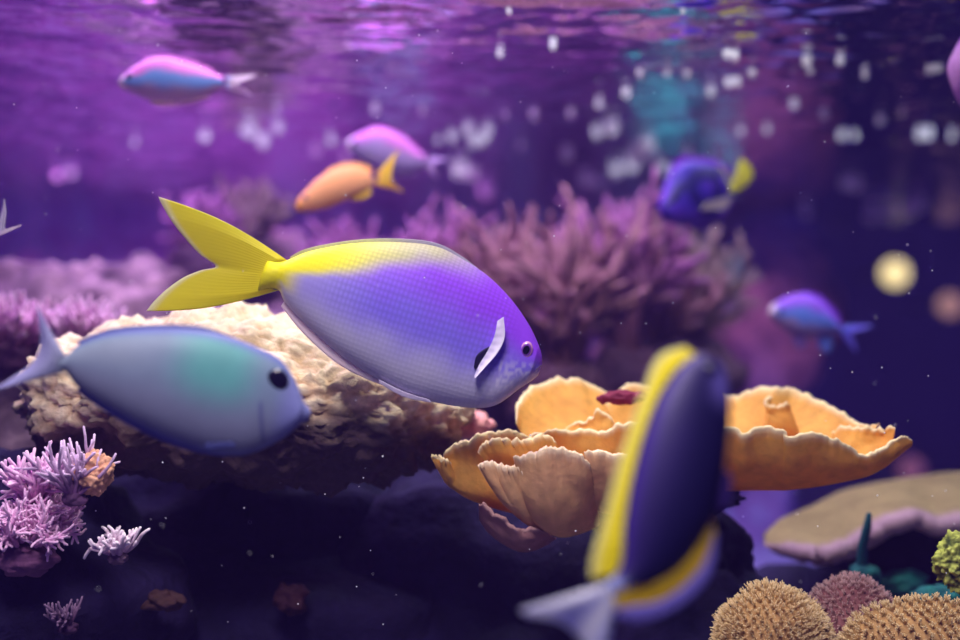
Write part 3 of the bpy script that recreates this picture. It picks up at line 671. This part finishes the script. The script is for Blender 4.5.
anthias((120,85), (224,80.5), 1.20, [(222,75.5),(212,71),(197,65),(179,60),(164,57.5),(146,61),(130,72),(123,79.5),(120,85)], [(222,86.5),(205,95),(182,101),(152,101),(137,96),(126,91),(121,87.5),(120,85)],
  [(223,75.5),(225,80),(223,86.5)], ([(256,73.5),(246,78),(236,83.5),(243,88),(251,94.5)], (0.90, 0.72, 0.95)),
  ((0.78, 0.20, 0.80), (0.16, 0.32, 0.92), (0.42, 0.26, 0.62), (0.86, 0.66, 0.86)), 'pink backed blue fish alone at the upper left under the surface',
  [('dorsal_fin', [(212,71.5),(197,65.5),(179,60.5),(164,58),(146,61.5)], [(214,69.5),(198,62),(179,56.8),(163,55),(145,59)], (0.82, 0.25, 0.82)),
   ('anal_fin', [(206,94),(192,98),(178,101)], [(212,95),(192,102),(176,105)], (0.86, 0.62, 0.86)), ('pelvic_fin', [(172,100),(160,101),(152,100)], [(178,104),(162,105.5),(150,104)], (0.9, 0.7, 0.8))], (132, 79, 3.2))
anthias((346.5,146), (427,161), 1.50, [(428,156),(415,147.5),(402,137),(385,129),(370,129.5),(355,136.5),(348,142),(346.5,146)], [(423,166),(411,172),(392,173.5),(370,166.5),(353,155.5),(348,150),(346.5,146)],
  [(428,156),(426,161),(423,166)], ([(449,158),(438,161),(433,165.5),(435,172),(438,180)], (0.66, 0.42, 0.90)),
  ((0.78, 0.22, 0.88), (0.50, 0.34, 0.90), (0.45, 0.33, 0.78), (0.88, 0.68, 0.94)), 'pale magenta fish just behind the orange one',
  [('dorsal_fin', [(418,150),(402,138),(385,130),(370,130.5)], [(420,148),(403,134.5),(385,126.5),(369,128)], (0.80, 0.20, 0.90)), ('anal_fin', [(415,169),(403,172),(392,172.5)], [(418,173),(404,177),(390,176)], (0.5, 0.34, 0.8))], (354, 145, 3))
anthias((296,207.5), (375,178), 1.30, [(376,172.5),(370,170.5),(359,166),(342,166),(321,176),(304,193),(298,201),(296,207.5)], [(374,184.5),(366,190),(351,198),(332,206.5),(317,211),(303,212),(297.5,211),(296,207.5)],
  [(376,172.5),(377,178),(374,184.5)], ([(398,148.5),(394,160),(390.5,177),(394,184),(404,192)], (0.92, 0.60, 0.06)),
  ((0.92, 0.36, 0.16), (0.92, 0.40, 0.20), (0.92, 0.46, 0.24), (0.92, 0.42, 0.05)), 'bright orange fish with forked tail, facing left',
  [('dorsal_fin', [(371,171.5),(359,167),(342,167),(325,174.5)], [(373,168),(360,162.5),(341,163),(324,172)], (0.92, 0.42, 0.14)), ('anal_fin', [(370,188),(361,193),(352,197)], [(372,194),(362,199.5),(350,200.5)], (0.92, 0.62, 0.08)), ('pectoral_fin', [(334,193),(332,197),(331,201)], [(322,196),(322,200),(325,203)], (0.92, 0.56, 0.02))], (306, 199, 2.6))
anthias((767,313), (845,329.5), 1.50, [(847,325.5),(840,322),(830,309),(818,298.5),(803,293.5),(787,296),(773,303.5),(768,309),(767,313)], [(842,334),(830,334),(815,337.5),(803,337.5),(790,334),(777,325),(769,317.5),(767,313)],
  [(847,325.5),(845.5,329),(843,334)], ([(877,325.5),(866,328),(852,333),(855,342),(858,353)], (0.18, 0.14, 0.88)),
  ((0.30, 0.10, 0.88), (0.13, 0.24, 0.92), (0.42, 0.27, 0.62), (0.66, 0.50, 0.70)), 'small blue violet fish by itself right of the plate coral',
  [('dorsal_fin', [(838,320),(830,310),(818,299.5),(803,294.5)], [(842,318),(832,306),(819,295),(802,290.5)], (0.30, 0.06, 0.88)), ('anal_fin', [(832,333),(825,334.5),(817,336)], [(834,344),(829,354),(819,346)], (0.20, 0.30, 0.88)), ('pelvic_fin', [(803,336),(797,335),(791,333)], [(807,344),(800,349),(792,340)], (0.36, 0.22, 0.72))], (777, 311, 2.6))
anthias((948,72), (1030,78), 1.12, [(1030,70),(1010,52),(990,37),(972,30),(960,38),(951,56),(948,66),(948,72)], [(1030,86),(1010,104),(990,116),(972,117),(960,108),(952,92),(949,80),(948,72)],
  [(1030,70),(1032,78),(1030,86)], ([(1065,60),(1055,70),(1048,78),(1054,88),(1064,98)], (0.66, 0.42, 0.90)),
  ((0.30, 0.07, 0.55), (0.26, 0.08, 0.52), (0.28, 0.10, 0.5), (0.45, 0.20, 0.62)), 'violet fish head cut off by the right edge near the surface', [('dorsal_fin', [(1015,57),(990,40),(975,33)], [(1018,52),(991,33),(974,27)], (0.5, 0.2, 0.8))], (961, 62, 3.2), yaw=.3)
anthias((-90,250), (-6,230), 0.98, [(-4,225),(-20,218),(-50,215),(-75,230),(-86,243),(-90,250)], [(-5,236),(-20,246),(-50,264),(-75,264),(-86,256),(-90,250)],
  [(-4,225),(-3,230),(-5,236)], ([(2,198),(4,212),(3,228),(10,227),(21,224)], (0.95, 0.93, 0.98)),
  ((0.8, 0.7, 0.95), (0.85, 0.8, 0.95), (0.8, 0.75, 0.9), (0.8, 0.7, 0.9)), 'pale forked tail of a fish leaving at the left edge', [('dorsal_fin', [(-20,220),(-45,217),(-60,222)], [(-18,215),(-45,210),(-62,218)], (0.5, 0.3, 0.8))], (-80, 246, 3))

# ---- royal blue tang with yellow tail
b = Fish('blue_tang', 'royal blue tang with black markings and yellow tail near the surface', (659, 214), (734, 183), 1.48, False, 0.45)
def c_bt(t, v, xh, p):
    n = .18*noise.noise(p*60)
    c = (0.035, 0.014, 0.36)
    c = mix3(c, (0.09, 0.025, 0.50), sstep(.2, .9, noise.noise(p*36+Vector((3, 1, 2)))+.5))
    band = abs(v-(.52-.15*math.sin(t*3))+n*.4); c = mix3(c, (0.006, 0.004, 0.10), .95*sstep(.26, .12, band))
    ey = math.hypot((t-.42)*2.6, (v+.05)*1.0); c = mix3(c, (0.006, 0.004, 0.12), .9*sstep(.26, .14, abs(ey-.50)))
    c = mix3(c, (0.16, 0.04, 0.6), sstep(.85, .98, v)*.7)
    return mix3(c, (0.70, 0.66, 0.06), sstep(.06, .0, t))
b.body([(737,176),(728,168),(718,163),(700,160),(682,162),(668,176),(660,196),(657,208),(659,214)], [(733,190),(728,200),(718,214),(703,224),(688,227),(672,225),(663,221),(659,214)], .24, c_bt, M_SKIN, ns=80, nr=40)
b.fin('tail_fin', [(738,176),(736,182),(732,190)], [(747,155),(754,160),(760,168),(755,180),(740,190)], lambda u, v: mix3((0.80, 0.74, 0.10), (0.88, 0.84, 0.03), v), th=.004, nu=30, nv=10)
b.fin('dorsal_fin', [(734,174),(718,164),(700,161),(682,163),(669,176)], [(738,168),(720,157.5),(700,155.5),(679,157),(665,174)], lambda u, v: (0.24, 0.05, 0.66), th=.003, nu=40, nv=6)
b.fin('anal_fin', [(731,196),(718,213),(703,223),(690,226)], [(738,198),(726,216),(706,229),(690,230)], lambda u, v: (0.16, 0.05, 0.55), th=.003, nu=40, nv=6)
b.fin('pectoral_fin', [(690,214),(694,211),(697,206)], [(716,214),(722,206),(724,199)], lambda u, v: (0.26, 0.20, 0.26), y=b.side_y(694, 210), ybend=.006, th=.002, nu=16, nv=8, label='greyish yellow pectoral fin')
b.eyes(667, 203, 3.0, (0.02, 0.02, 0.1))

# ------------------------------------------------------------------ white balls for surface glints, drifting specks, lamps beyond the reef
def white_glint():
    m, nt, bs = new_mat('glint'); L = nt.links
    bs.inputs['Base Color'].default_value = (0.95, 0.95, 0.97, 1); bs.inputs['Roughness'].default_value = 0.2
    tr = N(nt, 'ShaderNodeBsdfTranslucent', Color=(0.97, 0.97, 1, 1)); mx = N(nt, 'ShaderNodeMixShader', Fac=0.45); tp_ = N(nt, 'ShaderNodeBsdfTransparent'); m2 = N(nt, 'ShaderNodeMixShader', Fac=0.25)
    L.new(bs.outputs[0], mx.inputs[1]); L.new(tr.outputs[0], mx.inputs[2]); L.new(mx.outputs[0], m2.inputs[1]); L.new(tp_.outputs[0], m2.inputs[2]); L.new(m2.outputs[0], nt.nodes['Material Output'].inputs['Surface'])
    return m
M_GLINT = white_glint()
GLINTS = [(57,176,4),(71,173,4),(205,137,5),(250,132,7),(263,143,6),(278,129,5),(243,131,3),(277,110,3),(316,152,5),(331,142,4),(345,157,4),(375,111,4),(452,138,4),(468,130,5),(474,143,5),(460,171,7),(472,175,5),(135,143,3),(438,141,3),(423,112,3),(500,55,3),(553,47,3),(599,105,4),(626,95,4),(505,117,3),(534,117,4),(571,115,4),(487,133,5),(483,142,4),(597,134,5),(612,129,7),(567,156,5),(520,148,3),(639,155,8),(648,146,7),(632,166,7),(616,172,6),(655,158,5),(687,154,5),(720,155,6),(640,75,3),(667,74,3),(687,75,3),(727,55,4),(735,57,4),(729,84,4),(737,83,4),(752,74,4),(711,93,4),(807,62,5),(810,72,3),(840,62,4),(865,76,3),(794,106,4),(824,115,4),(880,121,4),(842,137,4),(902,114,3),(920,137,4),(929,137,4),(952,138,3),(930,71,4),(938,69,4),(855,137,3),(741,132,3),(767,131,3),(683,12,2.5),(509,12,2.5),(586,181,6),(486,192,7),(846,184,6),(856,186,6),(806,214,5),(872,216,7),(888,214,7),(908,210,8),(920,206,6),(664,170,4),(598,184,5)]
v3, f3 = ICO[3]
me = bpy.data.meshes.new('glint_ball'); me.from_pydata([tuple(p) for p in v3], [], f3); me.polygons.foreach_set('use_smooth', [True]*len(f3)); me.materials.append(M_GLINT)
for i, (px, py, r) in enumerate(GLINTS):  # white balls added to stand in for glints of light
    o = bpy.data.objects.new('glint_ball', me); COL.objects.link(o)
    d = 0.27*F/(320-py); s = r*d/F*1.05
    d = min(3.2, (0.27-0.002-0.25*s)*F/(320-py)); s = r*d/F*1.05      # hangs just under the ripples
    o.location = P(px, py, d); o.scale = (s, s, s*.92)
    tag(o, 'white stand-in bubble glinting under the rippled water surface', 'glint', 'stand-in glints under the water surface')

rg = random.Random(77); mb = MB(); v2, f2 = ICO[2]
for i in range(230):
    d = rg.choice([rg.uniform(.72, 1.15), rg.uniform(.85, 1.0)]); p = P(rg.uniform(0, 960), rg.uniform(30, 630), d); r = rg.uniform(.35, .85)*d/F
    b0 = len(mb.v); mb.v += [p+q*r for q in v2]; mb.f += [tuple(b0+k for k in ff) for ff in f2]
sp = mb.build('drifting_specks', plain('speck', (0.9, 0.9, 0.95), .5)); tag(sp, 'fine white specks drifting in the water all over the tank', 'specks', kind='stuff')

def lamp(px, py, d, r, col, st, label):
    root = empty('globe_lamp', P(px, py, d)); tag(root, label, 'lamp')
    mb = MB(); mb.v = [q*r for q in v3]; mb.f = list(f3); mb.build('globe', plain('lamp_glow', (.9, .8, .6), .4, col, st), root)
    mb = MB(); mb.tube([Vector((0, r*.9, 0)), Vector((0, r*1.4, 0)), Vector((0, 6.99-d, 0))], [r*.45, r*.4, r*.2], [(0, 0, 0)]*3, 12); mb.build('socket', plain('lamp_socket', (.02, .02, .03), .5), root)
lamp(895, 273, 6.3, .062, (1.0, .72, .26), 2.0, 'bright yellow round lamp shining from the dark at right')
lamp(950, 305, 6.3, .055, (.9, .40, .24), .6, 'dim orange round lamp at the right edge')
lamp(911, 469, 6.2, .055, (.62, .18, .24), .45, 'faint pinkish round lamp above the tan plate coral')
